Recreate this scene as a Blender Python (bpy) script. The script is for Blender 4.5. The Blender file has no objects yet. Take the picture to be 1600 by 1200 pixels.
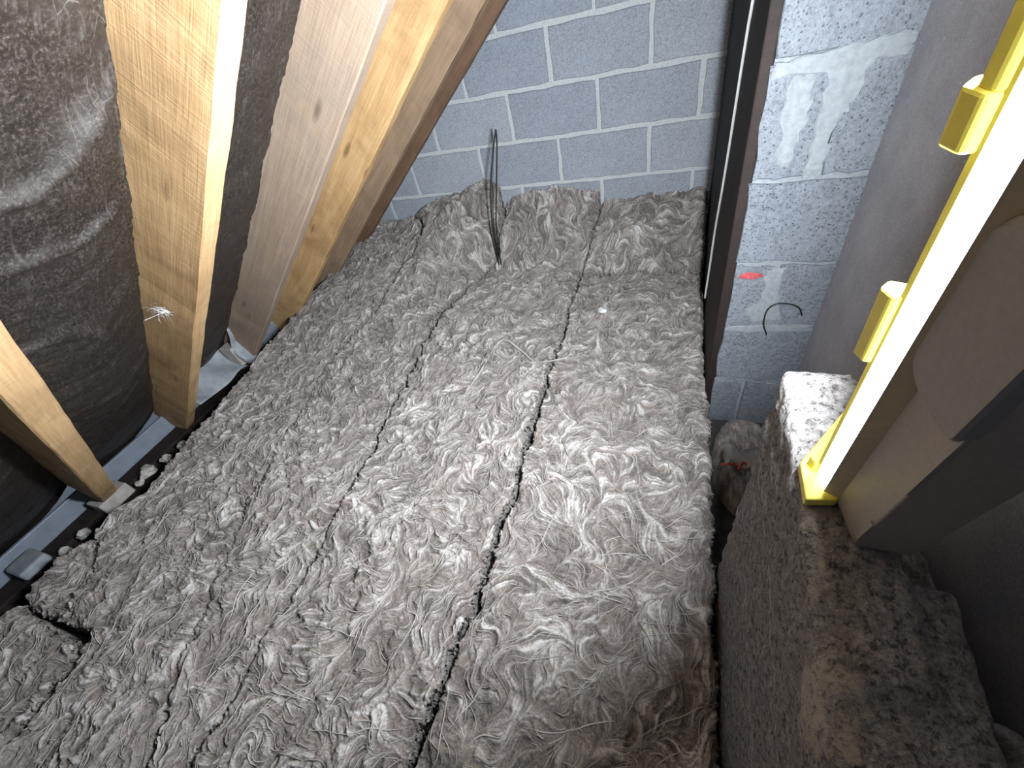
import bpy, bmesh, math, random
import numpy as np
from mathutils import Vector, Matrix

rng = np.random.default_rng(7)
random.seed(7)
SC = bpy.context.scene
COL = SC.collection
ZC = 1.40            # camera height above the boards; geometry below is written relative to eye level

# ------------------------------------------------------------------ camera
FPX = 651.28
W_ROT = np.array([2.319653535376497, 0.2526213546914972, -0.37538440654869054])
_t = np.linalg.norm(W_ROT); _k = W_ROT/_t
_K = np.array([[0, -_k[2], _k[1]], [_k[2], 0, -_k[0]], [-_k[1], _k[0], 0]])
CM = np.eye(3)+math.sin(_t)*_K+(1-math.cos(_t))*_K@_K      # world -> (right, down, forward)
cam_d = bpy.data.cameras.new('camera')
cam_d.sensor_width = 36.0
cam_d.lens = FPX*36.0/1600.0
cam_d.clip_start = 0.01
cam = bpy.data.objects.new('camera', cam_d)
COL.objects.link(cam)
R = Matrix((CM[0], -CM[1], -CM[2])).transposed()
cam.matrix_world = Matrix.Translation((0, 0, ZC)) @ R.to_4x4()
SC.camera = cam

# ------------------------------------------------------------------ world, exposure
wd = bpy.data.worlds.new('world'); SC.world = wd; wd.use_nodes = True
wd.node_tree.nodes['Background'].inputs[0].default_value = (0.64, 0.77, 1.0, 1)
wd.node_tree.nodes['Background'].inputs[1].default_value = 0.15
SC.view_settings.view_transform = 'Standard'
SC.view_settings.look = 'None'
SC.view_settings.gamma = 1.0
SC.view_settings.use_curve_mapping = False
SC.view_settings.exposure = 0.0
LED_STRENGTH = 930.0
SC.cycles.max_bounces = 6

# ------------------------------------------------------------------ helpers
def link(o):
    COL.objects.link(o); return o

def tag(o, label=None, cat=None, group=None, kind=None):
    if label: o['label'] = label
    if cat: o['category'] = cat
    if group: o['group'] = group
    if kind: o['kind'] = kind
    return o

def origin_of(p):
    v = Vector((0, 0, 0))
    while p is not None:
        v = v + p.location; p = p.parent
    return v

def mk(name, verts, faces, mat, parent=None, smooth=False, loc=None):
    """One mesh object; verts relative to eye level. loc = its own origin."""
    v = np.asarray(verts, dtype=np.float64).reshape(-1, 3).copy()
    v[:, 2] += ZC
    org = np.array(origin_of(parent)) if parent is not None else np.zeros(3)
    own = np.zeros(3)
    if loc is not None:
        own = np.array([loc[0], loc[1], loc[2]+ZC]) - org
    v -= org+own
    me = bpy.data.meshes.new(name)
    me.from_pydata(v.tolist(), [], [list(map(int, f)) for f in faces])
    me.validate(); me.update()
    if smooth:
        me.polygons.foreach_set('use_smooth', np.ones(len(me.polygons), bool))
    if mat: me.materials.append(mat)
    o = link(bpy.data.objects.new(name, me))
    o.location = own
    if parent is not None: o.parent = parent
    return o

def empty(name, loc):
    o = link(bpy.data.objects.new(name, None))
    o.location = (loc[0], loc[1], loc[2]+ZC); o.empty_display_size = .05
    return o

def boxv(x0, x1, y0, y1, z0, z1):
    v = [(x0, y0, z0), (x1, y0, z0), (x1, y1, z0), (x0, y1, z0), (x0, y0, z1), (x1, y0, z1), (x1, y1, z1), (x0, y1, z1)]
    f = [(0, 3, 2, 1), (4, 5, 6, 7), (0, 1, 5, 4), (1, 2, 6, 5), (2, 3, 7, 6), (3, 0, 4, 7)]
    return v, f

def bevel(o, w=.004, seg=2):
    m = o.modifiers.new('bevel', 'BEVEL'); m.width = w; m.segments = seg; m.limit_method = 'ANGLE'
    return o

def tubev(pts, r, n=6, closed_ends=True, taper=None):
    P = np.asarray(pts, float); V = []; F = []
    m = len(P)
    T = np.gradient(P, axis=0); T /= np.linalg.norm(T, axis=1)[:, None]+1e-12
    ref = np.array([0.31, 0.52, 0.79])
    for i in range(m):
        a = np.cross(T[i], ref); a /= np.linalg.norm(a)+1e-12; b = np.cross(T[i], a)
        rr = r*(taper[i] if taper is not None else 1)
        for k in range(n):
            th = 2*math.pi*k/n
            V.append(P[i]+rr*(math.cos(th)*a+math.sin(th)*b))
    for i in range(m-1):
        for k in range(n):
            k2 = (k+1) % n
            F.append((i*n+k, i*n+k2, (i+1)*n+k2, (i+1)*n+k))
    if closed_ends:
        F.append(tuple(range(n-1, -1, -1))); F.append(tuple(range((m-1)*n, m*n)))
    return V, F

def smooth_path(pts, n=60):
    P = np.asarray(pts, float); out = []
    Q = np.vstack([2*P[0]-P[1], P, 2*P[-1]-P[-2]])
    per = max(2, n//(len(P)-1))
    for i in range(1, len(Q)-2):
        for t in np.linspace(0, 1, per, endpoint=False):
            a, b, c, d = Q[i-1], Q[i], Q[i+1], Q[i+2]
            out.append(.5*((2*b)+(c-a)*t+(2*a-5*b+4*c-d)*t*t+(-a+3*b-3*c+d)*t**3))
    out.append(P[-1]); return np.array(out)

# numpy noise
def vnoise(x, y, seed):
    g = np.random.default_rng(seed).random((256, 256))*2-1
    xi = np.floor(x).astype(int); yi = np.floor(y).astype(int)
    fx = x-xi; fy = y-yi
    fx = fx*fx*fx*(fx*(fx*6-15)+10); fy = fy*fy*fy*(fy*(fy*6-15)+10)
    xi &= 255; yi &= 255; x1 = (xi+1) & 255; y1 = (yi+1) & 255
    return (g[xi, yi]*(1-fx)+g[x1, yi]*fx)*(1-fy)+(g[xi, y1]*(1-fx)+g[x1, y1]*fx)*fy

def fbm(x, y, scale, octv, seed, gain=.5):
    a = 1; s = 0; t = 0
    for o in range(octv):
        c, d = math.cos(o*1.3+.4), math.sin(o*1.3+.4)
        u = (x*c-y*d)/scale*2**o+37.7*o; v = (x*d+y*c)/scale*2**o+11.3*o
        s = s+a*vnoise(u, v, seed+o); t += a; a *= gain
    return s/t*1.7

# ------------------------------------------------------------------ materials
MATS = {}
class NT:
    def __init__(self, name):
        self.m = bpy.data.materials.new(name); self.m.use_nodes = True
        self.t = self.m.node_tree; self.b = self.t.nodes['Principled BSDF']
        MATS[name] = self.m
    def n(self, typ, **kw):
        nd = self.t.nodes.new(typ)
        for k, v in kw.items():
            if k.startswith('_'): setattr(nd, k[1:], v)
            else: nd.inputs[k.replace('__', ' ')].default_value = v
        return nd
    def l(self, a, b): self.t.links.new(a, b)
    def coord(self, kind='Object', scale=(1, 1, 1), rot=(0, 0, 0), loc=(0, 0, 0)):
        tc = self.n('ShaderNodeTexCoord'); mp = self.n('ShaderNodeMapping')
        mp.inputs['Scale'].default_value = scale; mp.inputs['Rotation'].default_value = rot
        mp.inputs['Location'].default_value = loc
        self.l(tc.outputs[kind], mp.inputs['Vector']); return mp.outputs['Vector']
    def noise(self, vec, scale, detail=4, rough=.55, dist=0):
        nd = self.n('ShaderNodeTexNoise', Scale=scale, Detail=detail, Roughness=rough, Distortion=dist)
        self.l(vec, nd.inputs['Vector']); return nd.outputs['Fac']
    def voro(self, vec, scale, feature='F1'):
        nd = self.n('ShaderNodeTexVoronoi', Scale=scale); nd.feature = feature
        self.l(vec, nd.inputs['Vector']); return nd.outputs['Distance']
    def ramp(self, fac, stops):
        nd = self.n('ShaderNodeValToRGB'); cr = nd.color_ramp
        while len(cr.elements) < len(stops): cr.elements.new(.5)
        for e, (p, c) in zip(cr.elements, stops):
            e.position = p; e.color = (*c, 1) if len(c) == 3 else c
        self.l(fac, nd.inputs['Fac']); return nd.outputs['Color']
    def mix(self, fac, a, b, mode='MIX'):
        nd = self.n('ShaderNodeMix'); nd.data_type = 'RGBA'; nd.blend_type = mode
        for i, x in ((0, fac), (6, a), (7, b)):
            if isinstance(x, (int, float)): nd.inputs[i].default_value = x
            elif isinstance(x, tuple): nd.inputs[i].default_value = (*x, 1)
            else: self.l(x, nd.inputs[i])
        return nd.outputs[2]
    def math(self, op, a, b=0.0, c=None):
        nd = self.n('ShaderNodeMath'); nd.operation = op
        for i, x in enumerate((a, b, c)):
            if x is None: continue
            if isinstance(x, (int, float)): nd.inputs[i].default_value = x
            else: self.l(x, nd.inputs[i])
        return nd.outputs[0]
    def bump(self, h, strength=.4, dist=.003, normal=None):
        nd = self.n('ShaderNodeBump', Strength=strength, Distance=dist)
        self.l(h, nd.inputs['Height'])
        if normal is not None: self.l(normal, nd.inputs['Normal'])
        self.l(nd.outputs['Normal'], self.b.inputs['Normal']); return nd.outputs['Normal']
    def color(self, c):
        if isinstance(c, tuple): self.b.inputs['Base Color'].default_value = (*c, 1)
        else: self.l(c, self.b.inputs['Base Color'])
    def rough(self, r):
        if isinstance(r, (int, float)): self.b.inputs['Roughness'].default_value = r
        else: self.l(r, self.b.inputs['Roughness'])
    def spec(self, s): self.b.inputs['Specular IOR Level'].default_value = s

def wood_mat(name, light, dark, grey=0.0, seed=0.0):
    w = NT(name)
    v = w.coord(scale=(1, 1, 1), loc=(seed, seed*.7, seed*.3))
    vs = w.coord(scale=(.9, 11, 11), loc=(seed, seed*.7, seed*.3))
    vt = w.coord(scale=(2.5, 60, 60), loc=(seed, 0, 0))
    grain = w.noise(vs, 2.2, 5, .6, 1.4)
    fine = w.noise(vt, 3.0, 3, .6, .3)
    saw = w.noise(w.coord(scale=(55, 4, 4), rot=(0, 0, .5)), 3.0, 2, .6)
    stain = w.noise(v, 4.5, 4, .6, .6)
    knot = w.voro(w.coord(scale=(1.6, 6.0, 6.0), loc=(seed*1.7, seed, 0)), 1.7)
    c = w.ramp(grain, [(.28, dark), (.5, tuple((a+b)/2 for a, b in zip(light, dark))), (.68, light)])
    c = w.mix(.28, c, w.ramp(fine, [(.3, tuple(x*.7 for x in dark)), (.62, light)]), 'MIX')
    c = w.mix(w.ramp(saw, [(.46, (0, 0, 0)), (.72, (.16, .16, .16))]), c, tuple(min(1, x*1.15) for x in light))
    c = w.mix(w.ramp(stain, [(.48, (0, 0, 0)), (.72, (.6, .6, .6))]), c, tuple(x*.55+grey*.25 for x in dark))
    c = w.mix(w.ramp(knot, [(.05, (.85, .85, .85)), (.14, (0, 0, 0))]), c, tuple(x*.45 for x in dark))
    w.color(c); w.rough(.72); w.spec(.25)
    h = w.math('ADD', w.math('MULTIPLY', grain, .5), w.math('ADD', w.math('MULTIPLY', fine, .5), w.math('MULTIPLY', saw, .6)))
    w.bump(h, .55, .003)
    return w.m

wood_a = wood_mat('wood_fresh_tan', (.64, .43, .225), (.47, .285, .135), 0, 1.0)
wood_b = wood_mat('wood_pale_pink', (.38, .29, .215), (.27, .19, .135), .3, 4.2)
wood_c = wood_mat('wood_orange', (.66, .43, .21), (.46, .26, .11), 0, 8.1)
wood_d = wood_mat('wood_brown', (.40, .28, .18), (.25, .16, .10), .1, 12.3)
wood_e = wood_mat('wood_dark_gable', (.22, .13, .08), (.12, .07, .045), 0, 15.5)

def wool_mat():
    w = NT('mineral_wool')
    at = w.n('ShaderNodeAttribute'); at.attribute_name = 'fibre'
    v = w.coord()
    big = w.noise(v, 5.0, 4, .6, 1.0)
    fine = w.noise(w.coord(scale=(1, 1, 1)), 260, 3, .6)
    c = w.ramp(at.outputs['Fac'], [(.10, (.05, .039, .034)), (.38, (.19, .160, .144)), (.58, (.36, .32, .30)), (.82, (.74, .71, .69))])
    c = w.mix(w.ramp(big, [(.38, (0, 0, 0)), (.68, (.5, .5, .5))]), c, (.24, .195, .165))
    c = w.mix(.25, c, w.ramp(fine, [(.35, (.10, .08, .07)), (.68, (.62, .58, .55))]))
    w.color(c); w.rough(.95); w.spec(.05)
    w.b.inputs['Sheen Weight'].default_value = .15
    w.bump(w.math('ADD', w.math('MULTIPLY', at.outputs['Fac'], 1.2), w.math('MULTIPLY', fine, .4)), .5, .004)
    return w.m
wool = wool_mat()

def fibre_mat():
    w = NT('wool_fibre')
    n = w.noise(w.coord(), 9, 2)
    w.color(w.ramp(n, [(.3, (.34, .30, .27)), (.7, (.66, .62, .58))])); w.rough(.9); w.spec(.1)
    return w.m
fibre = fibre_mat()

def block_mat(name, base, spread=.5, rough=False):
    w = NT(name)
    v = w.coord('Object')
    sp = w.noise(v, 110 if rough else 170, 4, .75)
    sp2 = w.noise(v, 420, 2, .6)
    pores = w.voro(v, 120)
    cloud = w.noise(v, 4, 4, .6)
    dk = tuple(x*(1-spread) for x in base); lt = tuple(min(1, x*(1+spread*.65)) for x in base)
    c = w.ramp(sp, [(.33, dk), (.5, base), (.66, lt)])
    c = w.mix(.35, c, w.ramp(sp2, [(.35, dk), (.65, lt)]))
    c = w.mix(w.ramp(cloud, [(.35, (0, 0, 0)), (.7, (.35, .35, .35))]), c, lt)
    c = w.mix(w.ramp(pores, [(.06, (.8, .8, .8)), (.2, (0, 0, 0))]), c, tuple(x*.45 for x in base))
    w.color(c); w.rough(.92); w.spec(.2)
    w.bump(w.math('ADD', sp, w.math('MULTIPLY', w.ramp(pores, [(.05, (0, 0, 0)), (.3, (1, 1, 1))]), .7)), .9 if rough else .6, .006 if rough else .004)
    return w.m
blockm = [block_mat('block_grey_%s' % s, b, .62) for s, b in (('cool', (.335, .365, .41)), ('mid', (.315, .343, .39)), ('light', (.365, .395, .435)))]
pierm = block_mat('block_pier_pale', (.21, .23, .258), .62, rough=True)

def mortar_mat():
    w = NT('mortar')
    v = w.coord()
    c = w.ramp(w.noise(v, 90, 4, .7), [(.3, (.44, .465, .475)), (.7, (.62, .64, .64))])
    w.color(c); w.rough(.95); w.spec(.1); w.bump(w.noise(v, 120, 3, .7), .5, .003)
    return w.m
mortar = mortar_mat()

def felt_mat():
    w = NT('roofing_felt')
    v = w.coord()
    sp = w.noise(w.coord(scale=(1, 1, 1)), 150, 5, .8)
    cl = w.noise(v, 6, 5, .65, .8)
    streak = w.noise(w.coord(scale=(9, 60, 9), rot=(0, .66, 0)), 1.6, 4, .65, .7)
    crack = w.voro(w.coord(scale=(7, 22, 7)), 1.3, 'DISTANCE_TO_EDGE')
    c = w.ramp(sp, [(.34, (.005, .0037, .0032)), (.52, (.023, .0175, .0145)), (.66, (.095, .078, .068))])
    c = w.mix(w.ramp(cl, [(.42, (0, 0, 0)), (.7, (.5, .5, .5))]), c, (.045, .034, .028))
    c = w.mix(w.ramp(streak, [(.56, (0, 0, 0)), (.74, (.55, .55, .55))]), c, (.11, .098, .09))
    c = w.mix(w.math('MULTIPLY', w.ramp(crack, [(.0, (.6, .6, .6)), (.012, (0, 0, 0))]), w.ramp(cl, [(.5, (0, 0, 0)), (.62, (1, 1, 1))])), c, (.20, .17, .15))
    w.color(c); w.rough(w.ramp(cl, [(.3, (.38,)*3), (.7, (.55,)*3)])); w.spec(.55)
    w.bump(w.math('ADD', sp, w.math('MULTIPLY', w.noise(v, 60, 3, .6), .8)), .6, .003)
    return w.m
felt = felt_mat()

def plain(name, c, r=.6, spec=.3, nscale=40, var=.25, bump=.15):
    w = NT(name); v = w.coord()
    n = w.noise(v, nscale, 4, .6)
    w.color(w.ramp(n, [(.3, tuple(x*(1-var) for x in c)), (.7, tuple(min(1, x*(1+var)) for x in c))]))
    w.rough(r); w.spec(spec)
    if bump: w.bump(n, bump, .002)
    return w.m

def board_mat():
    w = NT('cement_board'); v = w.coord()
    n = w.noise(v, 9, 5, .65); sp = w.noise(v, 300, 2, .6)
    dust = w.voro(v, 38)
    c = w.ramp(n, [(.3, (.25, .245, .27)), (.7, (.37, .36, .39))])
    c = w.mix(.3, c, w.ramp(sp, [(.35, (.18, .175, .195)), (.65, (.43, .42, .45))]))
    c = w.mix(w.ramp(dust, [(.035, (1, 1, 1)), (.05, (0, 0, 0))]), c, (.8, .8, .82))
    w.color(c); w.rough(.85); w.spec(.2); w.bump(sp, .25, .002)
    return w.m
board = board_mat()

def ledge_mat():
    w = NT('ledge_concrete'); v = w.coord()
    sp = w.noise(v, 75, 4, .7); fine = w.noise(v, 260, 3, .65); pores = w.voro(v, 95); pit = w.noise(v, 95, 4, .7)
    c = w.ramp(sp, [(.3, (.12, .108, .105)), (.5, (.235, .22, .215)), (.7, (.40, .375, .36))])
    c = w.mix(.35, c, w.ramp(fine, [(.35, (.10, .09, .09)), (.68, (.42, .40, .39))]))
    c = w.mix(w.ramp(pit, [(.34, (.8, .8, .8)), (.43, (0, 0, 0))]), c, (.075, .066, .062))
    # a smear of sandy mortar and two scratched lines along the side
    sx = w.n('ShaderNodeSeparateXYZ'); w.l(v, sx.inputs[0])
    vm = w.n('ShaderNodeVectorMath'); vm.operation = 'DISTANCE'; w.l(v, vm.inputs[0]); vm.inputs[1].default_value = SMEAR
    dn = w.math('ADD', vm.outputs['Value'], w.math('MULTIPLY', w.math('SUBTRACT', w.noise(v, 34, 5, .7), .5), .09))
    c = w.mix(w.ramp(dn, [(.036, (.75, .75, .75)), (.052, (0, 0, 0))]), c, (.43, .39, .335))
    for z0, k in ((-.745, .22), (-.90, .15)):
        d = w.math('ABSOLUTE', w.math('SUBTRACT', sx.outputs['Z'], w.math('ADD', w.math('MULTIPLY', sx.outputs['Y'], k), ZC+z0-.05)))
        d = w.math('ADD', d, w.math('MULTIPLY', w.noise(v, 60, 3, .6), .006))
        c = w.mix(w.ramp(d, [(.0035, (.6, .6, .6)), (.007, (0, 0, 0))]), c, (.50, .46, .44))
    w.color(c); w.rough(.95); w.spec(.15)
    w.bump(w.math('ADD', sp, w.math('ADD', w.math('MULTIPLY', fine, .4), w.math('MULTIPLY', w.ramp(pit, [(.34, (0, 0, 0)), (.46, (1, 1, 1))]), 1.0))), .8, .006)
    return w.m
SMEAR = (.176, .150, ZC-.600)
ledgem = ledge_mat()

yellow = plain('yellow_plastic', (.86, .73, .11), .4, .4, 30, .08, 0)
housing = plain('grey_brown_housing', (.30, .255, .22), .5, .4, 200, .08, .05)
housing2 = plain('grey_boss', (.24, .225, .215), .55, .35, 200, .08, .05)
bevelm = plain('tan_bevel', (.50, .40, .27), .45, .4, 100, .08, 0)
greyplastic = plain('grey_vent_plastic', (.30, .32, .345), .5, .35, 25, .18, .1)
eaveboard = plain('blue_grey_plastic', (.22, .25, .30), .45, .4, 15, .12, .05)
blackwire = plain('black_wire', (.012, .013, .011), .5, .4, 80, .2, 0)
whitecable = plain('white_cable', (.72, .72, .70), .45, .4, 50, .06, 0)
darkstain = wood_mat('dark_stained_timber', (.034, .022, .019), (.016, .012, .011), 0, 21.0)
shade_black = wood_mat('shade_black_timber', (.022, .019, .020), (.010, .009, .010), 0, 27.0)  # near-black tone carries the shade on the pier's side
redpaint = plain('red_paint', (.42, .075, .08), .7, .2, 60, .35, .2)
rubble = plain('rubble', (.46, .44, .40), .95, .1, 60, .35, .5)
smearm = plain('mortar_smear', (.262, .284, .30), .95, .1, 70, .16, .4)
floorm = plain('ceiling_board_back', (.06, .055, .052), .95, .1, 20, .4, .2)
clearplastic = plain('milky_plastic_scrap', (.30, .31, .33), .3, .5, 30, .15, .1)
whitefluff = plain('white_fluff', (.78, .78, .78), .9, .1, 90, .15, .2)
navy = plain('shaded_panel', (.05, .07, .13), .8, .2, 30, .2, .1)
led = NT('led_diffuser')
led.b.inputs['Base Color'].default_value = (.9, .9, .9, 1)
led.b.inputs['Emission Color'].default_value = (.86, .93, 1.0, 1)
led.b.inputs['Emission Strength'].default_value = LED_STRENGTH
led = led.m
led_edge = led.copy(); led_edge.name = 'led_diffuser_edge'
led_edge.node_tree.nodes['Principled BSDF'].inputs['Emission Strength'].default_value = 14.0

# ------------------------------------------------------------------ the setting
fl = mk('floor', *boxv(-2.7, 1.0, -1.2, 2.6, -1.46, -1.38), floorm); tag(fl, kind='structure')

# gable wall, blocks as parts
YW = 2.45
wall_back = mk('wall_back', *boxv(-2.7, .60, YW+.006, YW+.16, -1.38, 1.2), mortar); tag(wall_back, kind='structure')

def block_outline(w, h, jit, rnd):
    pts = []
    nx, nz = 7, 4
    for i in range(nx): pts.append((w*i/nx, 0))
    for i in range(nz): pts.append((w, h*i/nz))
    for i in range(nx): pts.append((w-w*i/nx, h))
    for i in range(nz): pts.append((0, h-h*i/nz))
    return [(x+rnd.uniform(-jit, jit), z+rnd.uniform(-jit, jit)) for x, z in pts]

def add_block(parent, x0, x1, z0, z1, y, mat, proud, jit=.003, mesh_cache={}):
    rnd = random.Random(int((x0*917+z0*331)*100))
    o2 = block_outline(x1-x0, z1-z0, jit, rnd)
    n = len(o2); cx = (x0+x1)/2; cz = (z0+z1)/2
    V = [];
    for (a, b) in o2:       # face ring, slightly inset = arris
        px, pz = x0+a, z0+b
        V.append((px+(cx-px)*.012, y-proud, pz+(cz-pz)*.03))
    for (a, b) in o2: V.append((x0+a, y-proud+.004, z0+b))
    for (a, b) in o2: V.append((x0+a, y+.05, z0+b))
    F = [tuple(range(n))]
    for i in range(n):
        j = (i+1) % n
        F.append((i, n+i, n+j, j)); F.append((n+i, 2*n+i, 2*n+j, n+j))
    return mk('block', V, F, mat, parent, loc=(cx, y, cz))

cz0, ch, bl = -.355, .2325, .467
for r in range(-4, 6):
    zb = cz0+r*ch
    off = -.156 if r % 2 == 0 else .066
    for k in range(-6, 3):
        x0 = off+(k-1)*bl; x1 = x0+bl
        x0, x1 = max(x0, -2.7), min(x1, .6)
        if x1-x0 < .06: continue
        # only what the roof slope leaves of the gable
        if zb > (x1+2.9)*.80-1.0: continue
        add_block(wall_back, x0+.011, x1-.011, zb+.011, zb+ch-.010, YW, blockm[(r*3+k*5) % 3], .003, .0035)

# pier in front of the gable, block face to the camera
YP = 1.25; PX0, PX1 = .178, .52
wall_pier = mk('wall_pier', *boxv(PX0, PX1, YP+.004, YW, -1.38, 1.2), smearm); tag(wall_pier, kind='structure')
pc = [-1.39, -1.157, -.925, -.697, -.466, -.215, .01, .24, .47, .70, .93, 1.15]
perps = {2: [.28], 4: [.305], 6: [.30], 8: [.28], 0: [.27]}
for i in range(len(pc)-1):
    xs = [PX0-.004]+perps.get(i, [])+[PX1]
    if i % 2 == 1: xs = [PX0-.004, PX1]
    for a, b in zip(xs[:-1], xs[1:]):
        gl = .0 if a < PX0 else (.02 if i == 4 else .008)
        add_block(wall_pier, a+gl, b-(0 if b == PX1 else .008), pc[i]+.006, pc[i+1]-.006, YP, pierm, .005, .005)

def blob(name, parent, pts, y, th, mat, jit=.004, n=3):
    rnd = random.Random(len(pts)*13+int(pts[0][0]*999))
    P = []
    for i in range(len(pts)):
        a, b = np.array(pts[i]), np.array(pts[(i+1) % len(pts)])
        for t in range(n): P.append(a+(b-a)*t/n+np.array([rnd.uniform(-jit, jit), rnd.uniform(-jit, jit)]))
    c = np.mean(P, axis=0); m = len(P)
    V = [(p[0], y, p[1]) for p in P]+[(c[0]+(p[0]-c[0])*.88, y-th, c[1]+(p[1]-c[1])*.88) for p in P]
    F = [tuple(range(m, 2*m))]+[(i, (i+1) % m, m+(i+1) % m, m+i) for i in range(m)]
    return mk(name, V, F, mat, parent)
# wide smears of mortar on the pier
blob('mortar_smear', wall_pier, [(.285, -.22), (.36, -.23), (.355, -.29), (.325, -.35), (.32, -.46), (.29, -.465), (.285, -.36)], YP-.0045, .004, smearm, .007, 6)
blob('mortar_smear', wall_pier, [(.215, -.25), (.262, -.24), (.268, -.33), (.25, -.43), (.222, -.43), (.212, -.33)], YP-.0045, .003, smearm, .006, 6)
blob('mortar_smear', wall_pier, [(.178, -.215), (.30, -.206), (.42, -.196), (.42, -.235), (.30, -.25), (.178, -.245)], YP-.0045, .003, smearm, .006, 6)
blob('mortar_smear', wall_pier, [(.255, -.71), (.30, -.705), (.305, -.80), (.33, -.90), (.25, -.905), (.225, -.85), (.262, -.81)], YP-.0045, .003, smearm, .006, 6)
blob('mortar_smear', wall_pier, [(.178, -.92), (.42, -.905), (.42, -.935), (.178, -.94)], YP-.0045, .002, smearm, .004, 6)
rp = blob('paint_mark', wall_pier, [(.185, -.733), (.205, -.722), (.245, -.724), (.252, -.738), (.22, -.746), (.195, -.742)], YP-.0047, .001, redpaint, .003)
rp['label'] = 'red paint smear'

# smooth board wall on the right running towards the camera
wall_right = mk('wall_right', *boxv(.422, .52, -.45, YP-.002, -1.38, 1.2), board); tag(wall_right, kind='structure')

# ------------------------------------------------------------------ roof slope: rafters and felt
D = np.array([-.785, .081, -.615]); D /= np.linalg.norm(D)
NU = np.array([.617, 0, -.787]); NU /= np.linalg.norm(NU)
UP = -D
ROOFN = -NU
SIDE = np.cross(ROOFN, UP); SIDE /= np.linalg.norm(SIDE); ROOFN = np.cross(UP, SIDE)
P0 = np.array([-2.2, 0, -1.2])

def rafter(y0, width, depth, mat, x_lo, x_hi, label, seed):
    rnd = np.random.default_rng(seed)
    n = 46; xs = np.linspace(x_lo, x_hi, n)
    c = .004
    prof = [(c, 0), (width-c, 0), (width, c), (width, depth-c), (width-c, depth), (c, depth), (0, depth-c), (0, c)]
    V = []; m = len(prof)
    wob = [np.cumsum(rnd.normal(0, .0005, n)) for _ in range(3)]
    wob = [w-np.linspace(w[0], w[-1], n) for w in wob]
    for i, x in enumerate(xs):
        for (a, b) in prof:
            V.append((x, a+wob[0][i]+rnd.normal(0, .0006), b+wob[1][i]+rnd.normal(0, .0006)))
    F = []
    for i in range(n-1):
        for k in range(m):
            k2 = (k+1) % m
            F.append((i*m+k, (i+1)*m+k, (i+1)*m+k2, i*m+k2))
    F.append(tuple(range(m))); F.append(tuple(range(n*m-1, (n-1)*m-1, -1)))
    me = bpy.data.meshes.new('rafter'); me.from_pydata(V, [], F); me.update(); me.materials.append(mat)
    o = link(bpy.data.objects.new('rafter', me))
    p = P0+np.array([0, y0, 0]); p[2] += ZC
    M = Matrix((UP, SIDE, ROOFN)).transposed().to_4x4(); M.translation = Vector(p)
    o.matrix_world = M
    tag(o, label, 'rafter', 'rafters of the roof slope')
    return o
rafter(.318, .066, .176, wood_a, -.16, 2.9, 'tan rafter cut off by the left edge of the photo, its side in black shade', 1)
rafter(.772, .050, .178, wood_a, -.26, 2.9, 'broad pale tan rafter in front, nearest full-length one with a fluffy feather on it', 2)
rafter(1.238, .048, .182, wood_b, -.26, 2.9, 'pinkish grey rafter just behind the broad tan one', 3)
rafter(1.625, .048, .176, wood_c, -.26, 2.9, 'orange knotty rafter third from the gable wall', 4)
rafter(1.985, .048, .176, wood_d, -.26, 2.9, 'greyish brown rafter second from the gable wall', 5)
rafter(2.255, .050, .176, wood_e, -.26, 2.9, 'dark brown rafter closest to the block gable wall', 6)

# ceiling = sarking board behind, felt sheets as parts
def roofpt(t, v, dep):
    t = np.asarray(t); v = np.asarray(v); dep = np.asarray(dep)
    return P0+t[..., None]*np.array([UP[0], 0, UP[2]])/math.hypot(UP[0], UP[2])+v[..., None]*np.array([0, 1., 0])+dep[..., None]*ROOFN
cv = [roofpt(t, v, d).tolist() for d in (.30, .33) for (t, v) in ((-.45, -1.1), (3.0, -1.1), (3.0, 2.44), (-.45, 2.44))]
ceiling = mk('ceiling', cv, [(0, 1, 2, 3), (7, 6, 5, 4), (0, 4, 5, 1), (1, 5, 6, 2), (2, 6, 7, 3), (3, 7, 4, 0)], floorm)
tag(ceiling, kind='structure')

RV = np.array([-.13, .318, .772, 1.238, 1.625, 1.985, 2.255, 2.6])     # rafters, where they cross the eaves line
def bay(t, v):
    vv = v+.0813*t
    i = np.clip(np.searchsorted(RV, vv)-1, 0, len(RV)-2)
    a, b = RV[i]+.055, RV[i+1]
    ph = np.clip((vv-a)/(b-a), 0, 1)
    back = np.clip((a-vv)/.055, 0, 1)          # across the rafter itself
    return vv, ph, .14*np.maximum(ph**4*(back == 0), back)
def near_line(t, v, G):
    d = np.full(t.shape, 9.0)
    for a, b in zip(G[:-1], G[1:]):
        e = np.array(b)-np.array(a); L = np.dot(e, e)
        q = np.clip(((t-a[0])*e[0]+(v-a[1])*e[1])/L, 0, 1)
        d = np.minimum(d, np.hypot(t-a[0]-q*e[0], v-a[1]-q*e[1]))
    return d
FOLDS = [([(1.60, .40), (1.641, .569), (1.674, .636), (1.71, .707), (1.79, .80)], .026, .020),
         ([(1.46, .38), (1.449, .516), (1.437, .582), (1.454, .675), (1.49, .80)], .018, .018),
         ([(1.16, .36), (1.149, .43), (1.14, .536), (1.06, .60)], .018, .020), ([(1.05, .59), (1.058, .61), (1.096, .67), (1.19, .75)], .014, .016),
         ([(.60, .40), (.573, .44), (.55, .525), (.525, .617)], .012, .018), ([(1.90, .40), (1.93, .55), (1.98, .65), (2.06, .78)], .014, .03),
         ([(.85, .40), (.83, .55), (.87, .68), (.95, .78)], .008, .02), ([(.25, .40), (.30, .55), (.40, .70), (.52, .78)], .010, .018)]
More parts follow.
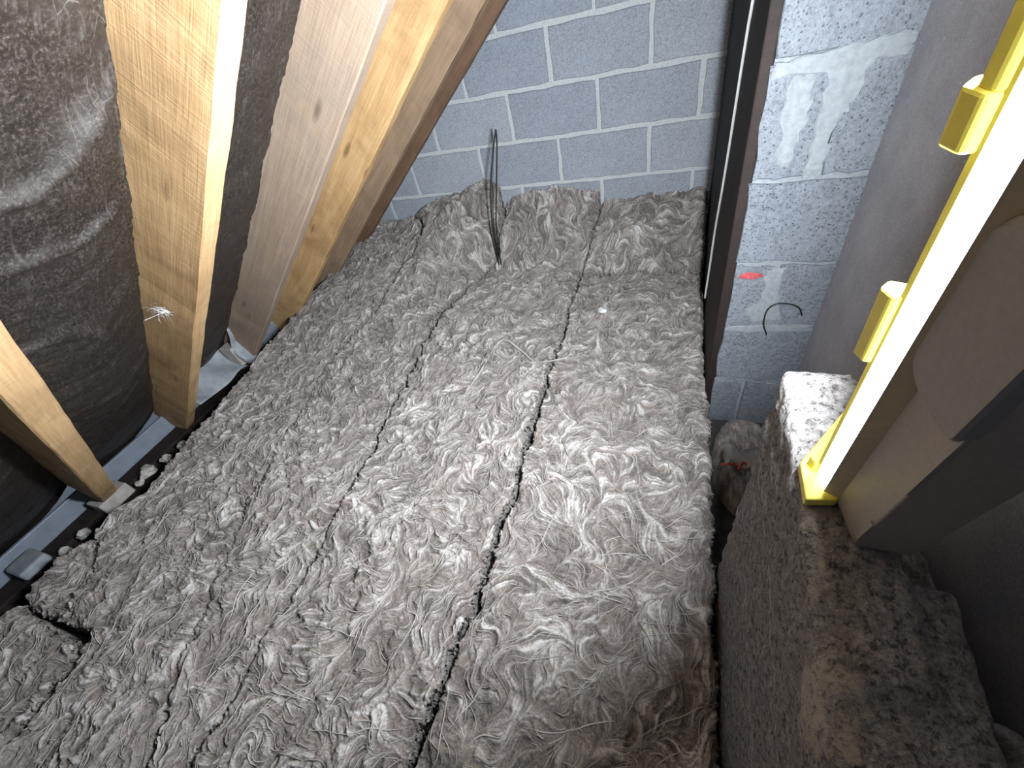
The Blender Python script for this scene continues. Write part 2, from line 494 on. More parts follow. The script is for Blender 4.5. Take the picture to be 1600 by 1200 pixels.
def felt_height(t, v):
    vv, ph, _ = bay(t, v)
    w = np.sin(math.pi*ph)
    tt = t+.10*w+.05*(ph-.5)
    h = .172-.020*w
    f1 = fbm(tt, v*.10, .24, 1, 61); f2 = fbm(tt, v*.25, .05, 3, 71)
    rid = np.exp(-(f1/.075)**2)*np.clip(.4+1.2*fbm(t, v, .5, 1, 65), 0, 1)
    own = (vv > .36) & (vv < .80)
    h = h-np.where(own, .003*f1, .014*rid+.006*f1)*(.3+.7*w)-.0035*f2
    for G, amp, wd in FOLDS:
        d = near_line(t+.012*fbm(t, v, .12, 2, 67), vv, G)
        h = h-(.85 if amp > .015 else .5)*amp*np.exp(-(d/wd)**2)*np.clip(w*2.2, .25, 1)
    h = h+.0012*fbm(t, v, .02, 3, 81)
    return np.minimum(h, .26)
laps = [-.34, .10, .50, .80, 1.07, 1.33, 1.60, 1.85, 2.25, 2.9]
for i in range(len(laps)-1):
    dt = .006
    t = np.arange(laps[i]-(.05 if i else 0), laps[i+1], dt); v = np.arange(-.55, 2.435, .009)
    T, V_ = np.meshgrid(t, v, indexing='ij')
    _, ph, lift = bay(T, V_)
    edge = .008*fbm(V_, T*0, .3, 3, 90+i)+lift
    T2 = T+edge
    H = felt_height(T2, V_)
    lowd = (T-(laps[i]-.05))
    H = H-(.007*np.exp(-np.maximum(lowd, 0)/.10) if i else 0)   # lap: lower edge hangs proud of the sheet below
    P = roofpt(T2, V_, H)
    a, b = T.shape
    idx = np.arange(a*b).reshape(a, b)
    F = np.stack([idx[:-1, :-1], idx[:-1, 1:], idx[1:, 1:], idx[1:, :-1]], -1).reshape(-1, 4)
    o = mk('felt_sheet', P.reshape(-1, 3), F, felt, ceiling, smooth=True)

# ------------------------------------------------------------------ eaves
eb = mk('eaves_board', *boxv(-2.475, -2.455, -.6, 2.42, -1.325, -1.232), eaveboard); bevel(eb, .004)
tag(eb, 'blue-grey plastic strip running along the eaves below the dark felt', 'eaves strip')
wp = mk('wall_plate', *boxv(-2.44, -2.34, -.6, 2.42, -1.38, -1.315), darkstain); bevel(wp, .004)
tag(wp, 'dark timber wall plate lying under the rafter feet at the eaves', 'wall plate')

def sheet(name, grid, th, mat, parent=None):
    G = np.asarray(grid, float); a, b = G.shape[:2]
    idx = np.arange(a*b).reshape(a, b)
    F = np.stack([idx[:-1, :-1], idx[:-1, 1:], idx[1:, 1:], idx[1:, :-1]], -1).reshape(-1, 4)
    o = mk(name, G.reshape(-1, 3), F, mat, parent, smooth=True)
    m = o.modifiers.new('solid', 'SOLIDIFY'); m.thickness = th
    return o
# grey vent tray bent down over the plate, between the second and third rafters
def tray(y0, y1, label):
    prof = smooth_path([(-2.20, -1.20), (-2.25, -1.17), (-2.31, -1.13), (-2.36, -1.06), (-2.39, -.97), (-2.38, -.88)], 24)
    ys = np.linspace(y0, y1, 14)
    g = [[(x+.012*math.sin(y*31+i*.2), y, z+.01*math.sin(y*23+1+i*.3)-.02*((y-y0)/(y1-y0)-.5)) for y in ys] for i, (x, z) in enumerate(prof)]
    o = sheet('vent_tray', g, .003, greyplastic)
    return tag(o, label, 'vent tray')
tray(.86, 1.19, 'grey plastic eaves vent tray between the broad tan rafter and the pinkish one')
blk = mk('timber_offcut', [(x, y, z) for (x, y, z) in boxv(-2.30, -2.21, 1.17, 1.23, -1.20, -1.08)[0]], boxv(0, 1, 0, 1, 0, 1)[1], plain('weathered_grey_wood', (.40, .37, .34), .85, .2, 30, .2, .3)); bevel(blk, .005)
tag(blk, 'small weathered grey wood offcut tucked behind the eaves vent tray', 'wood offcut')
fp = sheet('plastic_flap', [[(-2.20+.02*math.sin(j), 1.19+.10*i/5+.02*math.sin(j*.7), -.93-.27*j/9+.015*math.sin(i+j)) for i in range(6)] for j in range(10)], .003, greyplastic)
tag(fp, 'torn grey plastic flap hanging at the foot of the pinkish rafter', 'plastic flap')
bb = mk('plastic_packer', boxv(-2.42, -2.30, -.01, .09, -1.30, -1.255)[0], boxv(0, 1, 0, 1, 0, 1)[1], greyplastic); bevel(bb, .012, 3)
tag(bb, 'rounded grey packer on the eaves strip at the far left', 'packer')
pk = mk('timber_packer', boxv(-2.37, -2.27, .30, .43, -1.32, -1.255)[0], boxv(0, 1, 0, 1, 0, 1)[1], MATS['weathered_grey_wood']); bevel(pk, .006)
tag(pk, 'grey wood packer under the foot of the leftmost rafter', 'packer')

def rock(c, r, seed, mat, name, label, cat, group=None, sq=(1, 1, .7)):
    bm = bmesh.new(); bmesh.ops.create_icosphere(bm, subdivisions=2, radius=1)
    rr = random.Random(seed); ph = [rr.uniform(0, 6) for _ in range(6)]
    V = []
    for v in bm.verts:
        k = 1+.25*math.sin(3*v.co.x+ph[0])*math.sin(2.6*v.co.y+ph[1])+.18*math.sin(5*v.co.z+ph[2]+v.co.x*3)+rr.uniform(-.06, .06)
        V.append((c[0]+v.co.x*r*k*sq[0], c[1]+v.co.y*r*k*sq[1], c[2]+v.co.z*r*k*sq[2]))
    F = [[v.index for v in f.verts] for f in bm.faces]; bm.free()
    return tag(mk(name, V, F, mat, loc=c), label, cat, group)
LUMPS = [(-2.28, .52, .034, 'largest pale mortar lump between the leftmost rafter foot and the broad tan rafter'), (-2.26, .60, .024, 'middling mortar lump on the wall plate, middle of three before the broad tan rafter'),
         (-2.25, .69, .022, 'small mortar lump on the wall plate nearest the foot of the broad tan rafter'), (-2.28, .20, .026, 'pale mortar lump on the wall plate just left of the leftmost rafter foot'),
         (-2.29, .12, .022, 'small mortar lump beside the rounded grey packer at the eaves'), (-2.27, .46, .018, 'tiny mortar crumb touching the largest mortar lump at the eaves')]
for i, (x, y, r, lab) in enumerate(LUMPS):
    rock((x, y, -1.315+.6*r), r, i+3, rubble, 'mortar_lump', lab, 'mortar lump', 'mortar lumps at the eaves')

# ------------------------------------------------------------------ mineral wool batts
RES = .003
gx = np.arange(-2.24, .178, RES); gy = np.arange(-.55, 2.441, RES)
X, Y = np.meshgrid(gx, gy, indexing='ij')
NXg, NYg = X.shape
wx = X+.010*fbm(X, Y, .09, 3, 101)+.005*fbm(X, Y, .018, 3, 105)
wy = Y+.010*fbm(X, Y, .09, 3, 111)+.005*fbm(X, Y, .018, 3, 115)

G1 = np.array([(-.47, -.7), (-.467, -.03), (-.45, .7), (-.465, 1.3), (-.475, 1.8), (-.475, 2.1), (-.40, 2.45)])
G2 = np.array([(-.98, -.7), (-1.03, -.02), (-1.05, .48), (-1.117, .97), (-1.16, 1.4), (-1.17, 1.76), (-1.06, 2.1), (-1.0, 2.2), (-.985, 2.45)])
G3 = np.array([(-1.0, -.7), (-1.16, -.184), (-1.284, .025), (-1.486, .513), (-1.69, 1.24), (-1.57, 1.67), (-1.555, 1.91), (-1.47, 2.22), (-1.58, 2.375), (-1.63, 2.45)])
GH = np.array([(-2.4, -.02), (-2.006, -.088), (-1.87, -.085), (-1.655, -.084), (-1.63, -.218), (-1.632, -.319), (-1.6, -.7)])
GI = np.array([(-2.12, .22), (-2.047, .188), (-1.898, .073), (-1.844, -.016), (-1.80, -.085)])
def xat(G, y): return np.interp(y, G[:, 1], G[:, 0])
x1, x2, x3 = xat(G1, wy), xat(G2, wy), xat(G3, wy)
ID = np.full(X.shape, 6)                          # G by the eaves
ID[wx > x3] = 3
ID[(wx > x2)] = 2
ID[(wx > x1)] = 1
ID[(ID == 2) & (wy > 2.13)] = 5
ID[(ID == 1) & (wy > 2.087)] = 4
yh = np.interp(wx, GH[:4, 0], GH[:4, 1])
ID[(ID == 6) & (((wx < -1.645) & (wy < yh)))] = 7
ID[(ID == 6) & (wx < np.interp(wy, GI[::-1, 1], GI[::-1, 0])) & (wy < .2)] = 8

def dpoly(G):
    d = np.full(X.shape, 9.0); s = np.zeros(X.shape); acc = 0
    for a, b in zip(G[:-1], G[1:]):
        e = b-a; L = np.linalg.norm(e)
        t = np.clip(((wx-a[0])*e[0]+(wy-a[1])*e[1])/L**2, 0, 1)
        dd = np.hypot(wx-a[0]-t*e[0], wy-a[1]-t*e[1])
        m = dd < d; d[m] = dd[m]; s[m] = (acc+t*L)[m]; acc += L
    return d, s
# smooth base surface
zt = {1: lambda x: -1.2+0*x, 2: lambda x: -1.2+0*x}
def top_gable(x, k):
    if k == 6: return np.interp(x, [-2.3, -1.95, -1.6], [-1.02, -.965, -.94])
    if k == 3: return np.interp(x, [-1.65, -1.55, -1.30, -1.08, -1.0, -.97], [-.93, -.895, -.80, -.752, -.775, -.80])
    if k == 5: return np.interp(x, [-1.0, -.93, -.65, -.45, -.38], [-.90, -.875, -.852, -.865, -.89])
    if k == 4: return np.interp(x, [-.48, -.36, -.1, .18], [-.97, -.945, -.95, -.935])
    return -1.2+0*x
ystart = {6: (1.15, 1.25), 3: (1.25, 1.45), 5: (2.13, .85), 4: (2.087, .85)}
Z = np.full(X.shape, -1.2)
for k, (ys, pw) in ystart.items():
    m = ID == k
    s = np.clip((Y[m]-ys)/(2.435-ys), 0, 1)**pw
    rise = s*(top_gable(X[m], k)+1.2)
    if k == 3:      # stays level with its neighbour until it turns up at the gable
        q = np.clip((x2[m]-X[m])/.34, 0, 1)
        rise *= q+(1-q)*np.clip((Y[m]-2.12)/.28, 0, 1)
    Z[m] += rise
# each batt sits a touch higher or lower
for k, dz in {1: 0, 2: .012, 3: .0, 4: .012, 5: .004, 6: -.004, 7: -.012, 8: -.022}.items(): Z[ID == k] += dz
Z += .016*fbm(X, Y, .34, 2, 121)
# flow field of the fibres
base = np.interp(X, [-2.2, -1.2, -.9, -.5, -.2, .2], [1.45, 1.35, 1.0, 1.0, .9, .5])
base = np.where((X > -.5) & (Y > 1.0), np.interp(Y, [1.0, 1.4], [.6, .1])+0*X, base)
th = base+1.6*fbm(X, Y, .28, 2, 131)+1.5*fbm(X, Y, .075, 2, 141)
CT, ST = np.cos(th).astype(np.float32), np.sin(th).astype(np.float32)
def lic(src, steps, h):
    out = src.copy(); I0, J0 = np.meshgrid(np.arange(NXg, dtype=np.float32), np.arange(NYg, dtype=np.float32), indexing='ij')
    for sgn in (1, -1):
        pi, pj = I0.copy(), J0.copy()
        for q in range(steps):
            ii = np.clip(np.rint(pi), 0, NXg-1).astype(np.int32); jj = np.clip(np.rint(pj), 0, NYg-1).astype(np.int32)
            pi += sgn*h*CT[ii, jj]; pj += sgn*h*ST[ii, jj]
            ii = np.clip(np.rint(pi), 0, NXg-1).astype(np.int32); jj = np.clip(np.rint(pj), 0, NYg-1).astype(np.int32)
            out += src[ii, jj]
    out -= out.mean(); return out/out.std()
coarse = lic(fbm(X, Y, .010, 2, 151).astype(np.float32), 16, 1.3)
mid = lic(rng.normal(size=X.shape).astype(np.float32), 12, 1.0)
bund = lic(fbm(X, Y, .022, 2, 156).astype(np.float32), 24, 1.5)
bund = 1-np.abs(np.tanh(bund))*1.6
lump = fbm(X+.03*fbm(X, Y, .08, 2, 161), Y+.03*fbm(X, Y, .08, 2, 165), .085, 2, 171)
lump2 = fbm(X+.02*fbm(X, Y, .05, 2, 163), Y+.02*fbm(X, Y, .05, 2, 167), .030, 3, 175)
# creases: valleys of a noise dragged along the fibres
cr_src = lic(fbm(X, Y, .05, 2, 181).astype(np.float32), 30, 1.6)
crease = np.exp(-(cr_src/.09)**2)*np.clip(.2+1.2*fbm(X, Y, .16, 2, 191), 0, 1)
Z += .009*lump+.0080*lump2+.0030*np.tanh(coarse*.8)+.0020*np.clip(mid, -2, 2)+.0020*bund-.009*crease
fib = .43+.125*coarse+.15*mid+.08*bund-.2*crease+.09*lump2  # creases and hollows between lumps darkened in the colour, as shade
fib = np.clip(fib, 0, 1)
HOLE = np.zeros(X.shape, bool)
# gaps between batts: rounded shoulders, then the slot itself
def gap(G, ks, width, shoulder=.022, drop=.010, slot=.13, seed=0, offs=(0, 99)):
    global Z, HOLE
    d, s = dpoly(G)
    m = np.isin(ID, ks) & (d < .08)
    w = width(s)*(1+.5*fbm(s, s*0+seed, .05, 3, 200+seed))
    sh = np.clip(1-d/shoulder, 0, 1)**2*drop*np.clip(.4+w/.005, .4, 1.5)
    HOLE |= m & (d < .78*w)
    Z = np.where(m, Z-sh, Z)
const = lambda c: (lambda s: np.full(s.shape, c))
gap(G1, (1, 2, 4, 5), lambda s: np.interp(s, [0, .5, .9, 1.45, 1.9, 2.15, 2.35, 2.6, 2.75, 2.95], [.014, .017, .010, .017, .014, .010, .011, .005, .012, .004]), seed=1)
gap(G2, (2, 3, 5), lambda s: np.interp(s, [0, .5, .8, 1.0, 1.2, 1.55, 1.8, 2.1, 2.45, 2.6, 2.85, 2.95, 3.2], [.010, .009, .005, .007, .011, .012, .018, .019, .021, .016, .006, .010, .013]), seed=2)
gap(G3, (3, 6), lambda s: np.interp(s, [0, .5, .8, 1.4, 1.9, 2.3, 2.9, 3.2], [.009, .008, .003, .003, .003, .006, .008, .009]), seed=3)
gap(GH, (6, 7, 8), lambda s: np.interp(s, [0, .4, .5, .62, .78, .9, 1.2], [.004, .010, .016, .024, .036, .018, .012]), shoulder=.04, drop=.02, seed=4)
gap(GI, (6, 8), const(.004), seed=5)
gap(np.array([(-.475, 2.087), (.2, 2.087)]), (1, 4), const(-.002), drop=.012, seed=6)
gap(np.array([(-1.06, 2.13), (-.475, 2.13)]), (2, 5), const(-.002), drop=.008, seed=7)
# outer edges fall away
xl = -2.165+.02*fbm(Y, Y*0, .25, 3, 230)+np.interp(Y, [-.5, .1, .4, .8, 1.3, 2.4], [.03, .055, .09, .03, -.02, .02])
dl = wx-xl
Z -= np.where(dl < .03, (np.clip(.03-dl, 0, .05)/.03)**2*.05, 0)
dr = np.where(Y > 1.2, .146, .158)-wx
Z -= np.where(dr < .025, (np.clip(.025-dr, 0, .05)/.025)**2*.03, 0)
keep = (dl > 0) & (dr > 0) & ~HOLE

batt_info = {
 1: ('long grey wool batt on the right, beside the concrete ledge and pier', 'right'),
 2: ('brightly lit middle wool batt between the two long dark gaps', ''),
 3: ('wool batt left of the middle one, its far end peaking up against the gable', ''),
 4: ('short wool batt turned up against the gable beside the dark post', ''),
 5: ('short wool batt with a rounded top leaning on the gable right of the black wire', ''),
 6: ('wool batt along the eaves under the rafter feet', ''),
 7: ('loose wool batt in the bottom left corner below the widest black gap', ''),
 8: ('small torn wool piece by the eaves strip at the far left', ''),
}
BATT = {}
for k, (lab, _) in batt_info.items():
    cellid = ID[:-1, :-1]
    cm = (cellid == k) & (ID[1:, :-1] == k) & (ID[:-1, 1:] == k) & (ID[1:, 1:] == k) & keep[:-1, :-1] & keep[1:, :-1] & keep[:-1, 1:] & keep[1:, 1:]
    ci, cj = np.nonzero(cm)
    q = np.stack([ci*NYg+cj, (ci+1)*NYg+cj, (ci+1)*NYg+cj+1, ci*NYg+cj+1], 1)
    used, inv = np.unique(q.ravel(), return_inverse=True)
    F = inv.reshape(-1, 4)
    co = np.stack([X.ravel()[used], Y.ravel()[used], Z.ravel()[used]], 1)
    fv = fib.ravel()[used]
    # skirt down to the boards along the open border
    e = np.concatenate([F[:, [0, 1]], F[:, [1, 2]], F[:, [2, 3]], F[:, [3, 0]]])
    key = e[:, 0].astype(np.int64)*10**7+e[:, 1]; rkey = e[:, 1].astype(np.int64)*10**7+e[:, 0]
    be = e[~np.isin(key, rkey)]
    bv, binv = np.unique(be.ravel(), return_inverse=True); be2 = binv.reshape(-1, 2)
    nb = len(bv); rows = []; base_i = len(co)
    prev = bv
    for lev, zz in enumerate((.03, .06, .10, .15, .2, .26, .33, .42, .55, .75, 1.0)):
        low = co[bv].copy(); low[:, 2] = co[bv][:, 2]*(1-zz)+(-1.372)*zz
        low[:, :2] += rng.normal(0, .0035, (nb, 2)); low[:, 2] += rng.normal(0, .003, nb)*(zz < 1)
        co_add = low; ids = base_i+np.arange(nb); base_i += nb
        rows.append((co_add, ids))
    allco = np.concatenate([co]+[r[0] for r in rows]); fv = np.concatenate([fv]+[np.clip(.42+.16*rng.normal(size=nb), 0, 1) for _ in range(11)])
    sk = []; lo = bv
    for _, ids in rows:
        sk.append(np.stack([lo[be2[:, 1]], lo[be2[:, 0]], ids[be2[:, 0]], ids[be2[:, 1]]], 1)); lo = ids
    F = np.concatenate([F]+sk)
    ctr = co.mean(0); ctr[2] = -1.372
    me = bpy.data.meshes.new('wool_batt')
    vv = allco-ctr
    me.vertices.add(len(vv)); me.vertices.foreach_set('co', vv.astype(np.float32).ravel())
    me.loops.add(F.size); me.loops.foreach_set('vertex_index', F.astype(np.int32).ravel())
    me.polygons.add(len(F)); me.polygons.foreach_set('loop_start', np.arange(0, F.size, 4, dtype=np.int32))
    me.polygons.foreach_set('use_smooth', np.ones(len(F), bool))
    me.update(calc_edges=True)
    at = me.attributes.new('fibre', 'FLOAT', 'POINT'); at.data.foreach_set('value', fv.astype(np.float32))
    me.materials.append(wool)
    o = link(bpy.data.objects.new('wool_batt', me)); o.location = (ctr[0], ctr[1], ctr[2]+ZC)
    tag(o, lab, 'insulation batt', 'wool batts on the loft floor'); BATT[k] = o

def zsurf(x, y):
    i = int(np.clip(round((x-gx[0])/RES), 0, NXg-1)); j = int(np.clip(round((y-gy[0])/RES), 0, NYg-1))
    return Z[i, j], i, j
# loose strands riding on every batt
for k, o in BATT.items():
    ii, jj = np.nonzero((ID == k) & keep)
    cnt = int(len(ii)*RES*RES*1100)
    V = []; F = []
    for s in range(cnt):
        q = rng.integers(len(ii)); i, j = float(ii[q]), float(jj[q])
        far = rng.random() < .13
        L = rng.uniform(.10, .28) if far else rng.uniform(.02, .10)
        n = 15 if far else 9; pts = []; curl = rng.normal(0, .03); hd = base[int(i), int(j)]+rng.normal(0, .7)
        a0 = rng.normal(0, .25); ok = True
        for t in range(n):
            a, b = int(round(i)), int(round(j))
            if not (0 <= a < NXg and 0 <= b < NYg) or ID[a, b] != k or not keep[a, b]: break
            lift = .0015+.004*math.sin(math.pi*t/(n-1))*rng.uniform(.4, 1.2)
            pts.append((gx[a]+(i-a)*RES, gy[b]+(j-b)*RES, Z[a, b]+lift))
            an = (hd+.25*(th[a, b]-hd) if far else th[a, b]+a0)+curl*t
            i += math.cos(an)*L/n/RES; j += math.sin(an)*L/n/RES
        if len(pts) < 5: continue
        P = np.array(pts); P[1:-1, 2] = (P[:-2, 2]+P[1:-1, 2]*2+P[2:, 2])/4+.001
        tp = np.sin(np.linspace(.25, math.pi-.25, len(P)))
        v, f = tubev(P, rng.uniform(.0006, .0019), 3, False, tp)
        b0 = len(V); V += v; F += [tuple(x+b0 for x in g) for g in f]
    fo = mk('loose_fibres', V, F, fibre, o, smooth=True); tag(fo, kind='stuff')

# ------------------------------------------------------------------ loose bits on the wool
def strand(name, pts, r, mat, label, cat, n=6):
    P = smooth_path(pts, 60)
    tp = .6+.4*np.sin(np.linspace(.2, math.pi-.2, len(P)))
    v, f = tubev(P, r, n, True, tp)
    return tag(mk(name, v, f, mat, loc=tuple(P[0]), smooth=True), label, cat)
def onw(x, y, up=.004): return (x, y, zsurf(x, y)[0]+up)
strand('wool_strand', [onw(-.80, 1.10), onw(-.78, 1.22, .008), onw(-.735, 1.42, .008), onw(-.64, 1.39, .008), onw(-.56, 1.33), onw(-.50, 1.31), onw(-.40, 1.36)], .004, fibre, 'pale twisted strand lying across the middle batt to the gap', 'wool strand')
for i, (x, y, r) in enumerate([(-.305, 1.70, .022)]):
    rock(onw(x, y, .006), r, 40+i, whitefluff, 'wool_tuft', 'small white fluffy tuft on the right batt', 'wool tuft', None, (1, .8, .45))

# black wire hairpin standing in front of the gable
wb = np.array([-.985, 2.15, zsurf(-.985, 2.15)[0]])
hp = [wb+d for d in ((-.004, 0, -.03), (-.003, .02, .20), (.018, .07, .42), (.062, .12, .60), (.085, .135, .672), (.088, .135, .673), (.078, .13, .60), (.045, .08, .40), (.016, .03, .20), (.004, .004, -.03))]
P = smooth_path(hp, 90); v, f = tubev(P, .0042, 6)
tag(mk('wire', v, f, blackwire, smooth=True, loc=tuple(P[0])), 'thin black doubled wire standing up from the wool before the gable', 'wire')

# ------------------------------------------------------------------ dark post and shade board on the pier's side, cable, hook
b1 = mk('timber_post', *boxv(.150, .1775, YP+.006, 1.72, -1.37, 1.2), darkstain); bevel(b1, .004)
tag(b1, 'dark brown stained timber post on the side of the block pier', 'post')
b2 = mk('shade_board', *boxv(.158, .1775, 1.724, 2.44, -1.37, 1.2), shade_black); bevel(b2, .003)  # added board for the shadowed block side, shade put into its colour
tag(b2, 'added near-black board standing in for shade between the dark brown post and the gable wall', 'board')
cpts = [(.145, 1.50, .35), (.145, 1.53, .0), (.145, 1.552, -.129), (.145, 1.575, -.188), (.145, 1.60, -.317), (.145, 1.62, -.463), (.1445, 1.65, -.625), (.144, 1.70, -.80), (.143, 1.70, -.95), (.140, 1.69, -1.10)]
P = smooth_path(cpts, 90); v, f = tubev(P, .0042, 8)
tag(mk('cable', v, f, whitecable, smooth=True), 'thin white cable running down the dark timber post', 'cable')
hk = [(.300, YP-.010, -.945), (.283, YP-.014, -.90), (.282, YP-.016, -.85), (.300, YP-.016, -.825), (.335, YP-.014, -.825), (.365, YP-.012, -.84), (.38, YP-.010, -.87)]
P = smooth_path(hk, 50); v, f = tubev(P, .0022, 6)
tag(mk('wire_hook', v, f, blackwire, smooth=True), 'thin bent wire hook on the pier blockwork above the ledge', 'wire')

# ------------------------------------------------------------------ concrete ledge
def rbox(bm, x0, x1, y0, y1, z0, z1, top=None):
    v, f = boxv(x0, x1, y0, y1, z0, z1)
    v = [list(p) for p in v]
    if top is not None:
        for i in (4, 5, 6, 7): v[i][2] = top(v[i][0], v[i][1])
    vs = [bm.verts.new((p[0], p[1], p[2]+ZC)) for p in v]
    for q in f: bm.faces.new([vs[i] for i in q])
topf = lambda x, y: -.571+.16*(y-.085)
bm = bmesh.new()
rbox(bm, .17, .268, .17, .565, -1.375, -.6, topf)
rbox(bm, .17, .316, -.40, .285, -1.375, -.6, lambda x, y: topf(x, y)-.02*max(0, x-.21)/.1)
me = bpy.data.meshes.new('concrete_ledge'); bm.to_mesh(me); bm.free(); me.materials.append(ledgem)
lo = link(bpy.data.objects.new('concrete_ledge', me))
m = lo.modifiers.new('remesh', 'REMESH'); m.mode = 'VOXEL'; m.voxel_size = .006; m.use_smooth_shade = True
m = lo.modifiers.new('smooth', 'SMOOTH'); m.iterations = 7; m.factor = .6
tx = bpy.data.textures.new('lumps', 'CLOUDS'); tx.noise_scale = .05; tx.noise_depth = 3
m = lo.modifiers.new('lumps', 'DISPLACE'); m.texture = tx; m.strength = .014; m.texture_coords = 'LOCAL'
tx = bpy.data.textures.new('grit', 'CLOUDS'); tx.noise_scale = .009; tx.noise_depth = 2
m = lo.modifiers.new('grit', 'DISPLACE'); m.texture = tx; m.strength = .005; m.texture_coords = 'LOCAL'
tag(lo, 'rough grey concrete ledge with a sandy mortar smear under the lamp', 'ledge')

# wool stuffed between the ledge and the right wall
def clump(name, cx, cy, cz, sx, sy, sz, seed, label):
    n = 90
    u = np.linspace(-1, 1, n); U, Vv = np.meshgrid(u, u, indexing='ij')
    rr = np.clip(1-np.hypot(U, Vv)**4, 0, 1)
    A = cx+sx*U; B = cy+sy*Vv
    C = cz+sz*(rr**.5)+.014*fbm(A, B, .05, 3, seed)+.006*np.abs(fbm(A, B, .018, 3, seed+9))-sz*.9*(rr < .02)
    idx = np.arange(n*n).reshape(n, n)
    F = np.stack([idx[:-1, :-1], idx[1:, :-1], idx[1:, 1:], idx[:-1, 1:]], -1).reshape(-1, 4)
    co = np.stack([A, B, C], -1).reshape(-1, 3)
    o = mk(name, co, F, wool, smooth=True, loc=(cx, cy, cz))
    at = o.data.attributes.new('fibre', 'FLOAT', 'POINT')
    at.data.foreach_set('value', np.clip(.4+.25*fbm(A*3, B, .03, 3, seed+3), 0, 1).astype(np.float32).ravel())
    return tag(o, label, 'wool clump')
clump('wool_clump', .370, .33, -1.0, .046, .26, .27, 301, 'dim grey wool stuffed between ledge and right wall behind the lamp')
clump('wool_clump', .370, .10, -.98, .046, .14, .35, 311, 'grey wool clump in the bottom right corner beside the ledge')

# debris in the dark slot between pier and ledge
clump('wool_scrap', .285, 1.02, -1.365, .105, .21, .07, 321, 'dusty wool scrap in the dark slot at the foot of the pier')
sc = sheet('plastic_scrap', [[(.20+.13*i/7, .90+.07*j/4+.02*math.sin(i*1.3), -1.22+.05*i/7+.018*math.sin(i*2.1+j*1.7)) for i in range(8)] for j in range(5)], .0015, clearplastic)
tag(sc, 'crumpled milky plastic scrap in the slot below the pier', 'plastic scrap')
for i, pts in enumerate([[(.19, .90, -1.21), (.215, .895, -1.195), (.24, .90, -1.21)], [(.235, .88, -1.20), (.25, .90, -1.185), (.275, .885, -1.20)]]):
    P = smooth_path(pts, 14); v, f = tubev(P, .004, 6)
    tag(mk('wire_offcut', v, f, redpaint, smooth=True), ['short dark red wire offcut against the wool batt edge', 'short dark red wire offcut lying on the plastic scrap'][i], 'wire', 'red offcuts in the slot')

# feather caught on the broad rafter
fr = np.array([-1.43, .685, -.49])
V = []; F = []
for i in range(44):
    a = rng.normal(0, .25); L = rng.uniform(.02, .055)
    s = fr+rng.normal(0, .006, 3)
    d = np.array([-.75+rng.normal(0, .25), -.25+rng.normal(0, .2), .15+rng.normal(0, .35)]); d /= np.linalg.norm(d)
    pts = [s+d*L*t+np.array([0, 0, .012*math.sin(t*3+a)]) for t in np.linspace(0, 1, 6)]
    v, f = tubev(pts, .00035, 3, False, np.linspace(1, .3, 6)); b0 = len(V); V += v; F += [tuple(x+b0 for x in g) for g in f]
feather = empty('feather', tuple(fr))
mk('down', V, F, whitefluff, feather)
v, f = tubev(smooth_path([fr+(.03, 0, -.002), fr, fr+(-.04, -.012, -.004), fr+(-.085, -.03, -.012)], 20), .0011, 5)
mk('quill', v, f, whitefluff, feather)
tag(feather, 'wispy white feather caught on the edge of the broad tan rafter', 'feather')

# ------------------------------------------------------------------ LED work light standing on the ledge
AX = np.array([-.128, -.255, .958]); AX /= np.linalg.norm(AX)
E1 = np.array([1., 0, 0])-AX*AX[0]; E1 /= np.linalg.norm(E1)
E2 = np.cross(AX, E1)
LO = .85*np.array([.222, .415, -.593])
def lp(a, b, s): return LO+a*E1+b*E2+s*AX
def extr(name, prof, s0, s1, mat, parent, cap=True, bev=0):
    n = len(prof)
    V = [lp(a, b, s0) for a, b in prof]+[lp(a, b, s1) for a, b in prof]
    F = [(i, (i+1) % n, n+(i+1) % n, n+i) for i in range(n)]
    if cap: F += [tuple(range(n-1, -1, -1)), tuple(range(n, 2*n))]
    o = mk(name, V, F, mat, parent)
    if bev: bevel(o, bev)
    return o
lamp = empty('work_light', tuple(LO-.01*AX))
tag(lamp, 'upright yellow-trimmed LED work light glowing on the concrete ledge', 'work light')
S0, S1 = 0.0, .54
def K(p): return [(.85*a, .85*b) for a, b in p]
LX, LY = .0, .025            # far edge of the glowing side strip
FX, FY = LX+.5*.090, LY+.85*.090   # far edge of the front panel
extr('housing', [(.015, -.007), (.0255, -.056), (.075, -.060), (.090, .02), (.085, .095), (FX+.012, FY), (.018, .012)], S0-.010, S1, housing, lamp, bev=.002)  # far right corner pushed out, unseen, to shade the right wall
# bevelled tan shoulder between glowing strip and housing
extr('shoulder', K([(.0005, -.001), (.0175, -.009), (.024, -.004), (.010, .006)]), S0+.004, S1, bevelm, lamp)
# diffuser: bright front panel, glowing side strip
def strip(name, q, lo_, mat):
    V = [lp(a_, b_, z_) for (a_, b_), z_ in zip(q, lo_)]+[lp(a_, b_, S1-.004) for a_, b_ in q]
    return mk(name, V, [(0, 1, 5, 4), (1, 2, 6, 5), (2, 3, 7, 6), (3, 0, 4, 7), (3, 2, 1, 0), (4, 5, 6, 7)], mat, lamp)
strip('diffuser', [(LX, LY+.001), (FX, FY), (FX+.004, FY-.003), (LX+.004, LY-.001)], [.22]*4, led)
extr('light_stop_bezel', [(LX, LY+.001), (FX, FY), (FX+.004, FY-.003), (LX+.004, LY-.001)], .002, .219, housing2, lamp)  # added unseen blank, shortens the glowing panel to dim the ledge
strip('diffuser_edge', [(.0008, .0008), (LX, LY), (LX+.003, LY-.001), (.004, .002)], [.008, -.004, -.004, .008], led_edge)
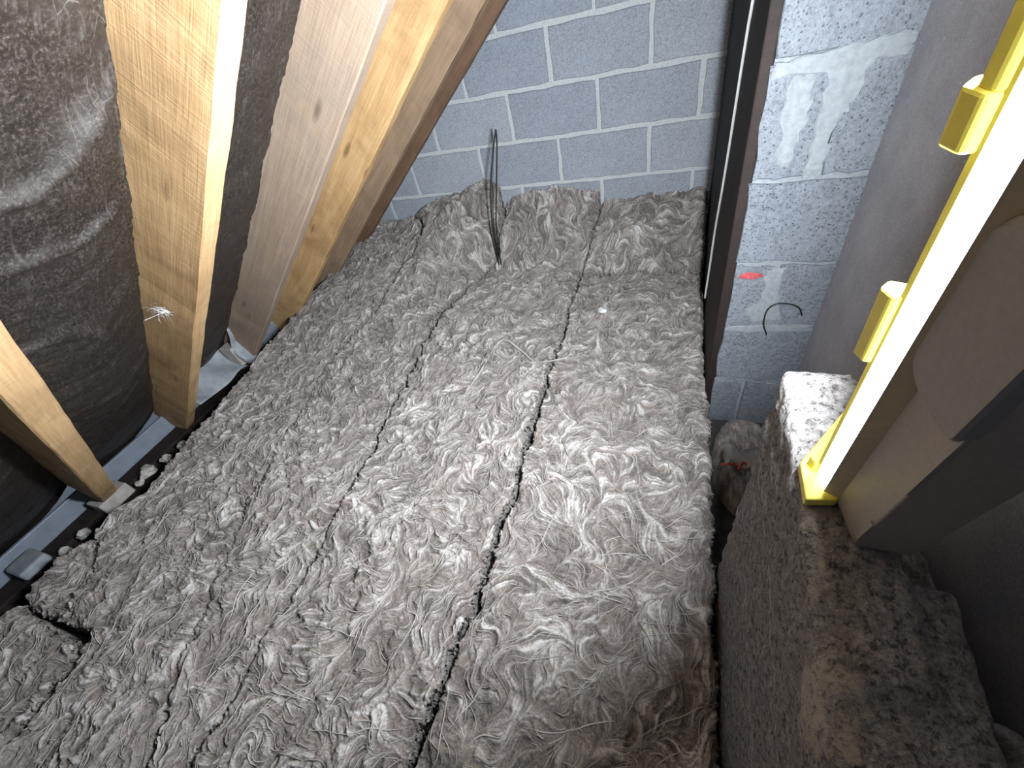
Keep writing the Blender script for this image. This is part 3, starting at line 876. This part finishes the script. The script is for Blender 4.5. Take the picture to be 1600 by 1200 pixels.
# thin yellow rim and lugs
extr('rim', [(LX-.0028, LY-.0006), (LX-.0045, LY+.0030), (LX-.0015, LY+.0045), (LX+.0004, LY)], -.012, S1, yellow, lamp)
extr('end_cap', [(-.018, -.013), (.013, -.010), (.022, .0), (FX+.010, FY), (FX-.010, FY+.012), (LX-.020, LY+.010)], -.020, .002, yellow, lamp, bev=.002)  # front of the cap extended to keep panel light off the ledge
extr('light_stop_flange', [(FX+.004, FY-.002), (FX-.0090, FY+.0058), (FX-.0080, FY+.0085), (FX+.010, FY+.003)], -.010, S1, yellow, lamp)  # added flange, cuts the panel's light towards pier and right wall
def lug(s0, s1, k_):
    extr('lug', [(LX-.001, LY+.001), (LX-.009*k_, LY+.002), (LX-.014*k_, LY+.012*k_), (LX-.008*k_, LY+.018*k_), (LX+.004, LY+.012), (LX+.003, LY+.004)], s0, s1, yellow, lamp, bev=.002)
lug(-.016, .022, .9); lug(.24, .318, 1.0); lug(.418, .447, 1.1); lug(.446, .50, .8)
# rounded raised plate on the housing face
fn = -E1*.98-E2*.2; fn /= np.linalg.norm(fn); tdir = np.cross(fn, AX)
if np.dot(tdir, E2) > 0: tdir = -tdir                # towards the back edge of the housing
c0 = lp(.85*.0175, -.85*.008, 0)
out = []
u0, u1, v0, v1, rr = -.010, .052, .272, .415, .028
for cu, cv_, a0 in ((u1-.01, v0+.01, -90), (u1-.01, v1-.01, 0), (u0+rr, v1-rr, 90), (u0+rr, v0+rr, 180)):
    r_ = .01 if cu > .03 else rr
    for i in range(9):
        a = math.radians(a0+i*90/8); out.append((cu+r_*math.cos(a), cv_+r_*math.sin(a)))
n = len(out); cu_, cv_ = np.mean(out, axis=0); V = []
for d_, q in ((-.003, 1.0), (.007, 1.0), (.010, .95)):
    for (u_, w_) in out: V.append(c0+fn*d_+tdir*(cu_+(u_-cu_)*q)+AX*(cv_+(w_-cv_)*q))
F = [tuple(range(n-1, -1, -1)), tuple(range(2*n, 3*n))]
for L_ in range(2):
    for i in range(n): F.append((L_*n+i, L_*n+(i+1) % n, (L_+1)*n+(i+1) % n, (L_+1)*n+i))
mk('grip_plate', V, F, housing2, lamp, smooth=False)
# raised lip along the back edge of the housing
for s0, s1 in ((.015, .075), (.17, S1)):
    extr('lip', K([(.029, -.060), (.0262, -.0605), (.0272, -.0668), (.030, -.0665)]), s0, s1, housing, lamp)
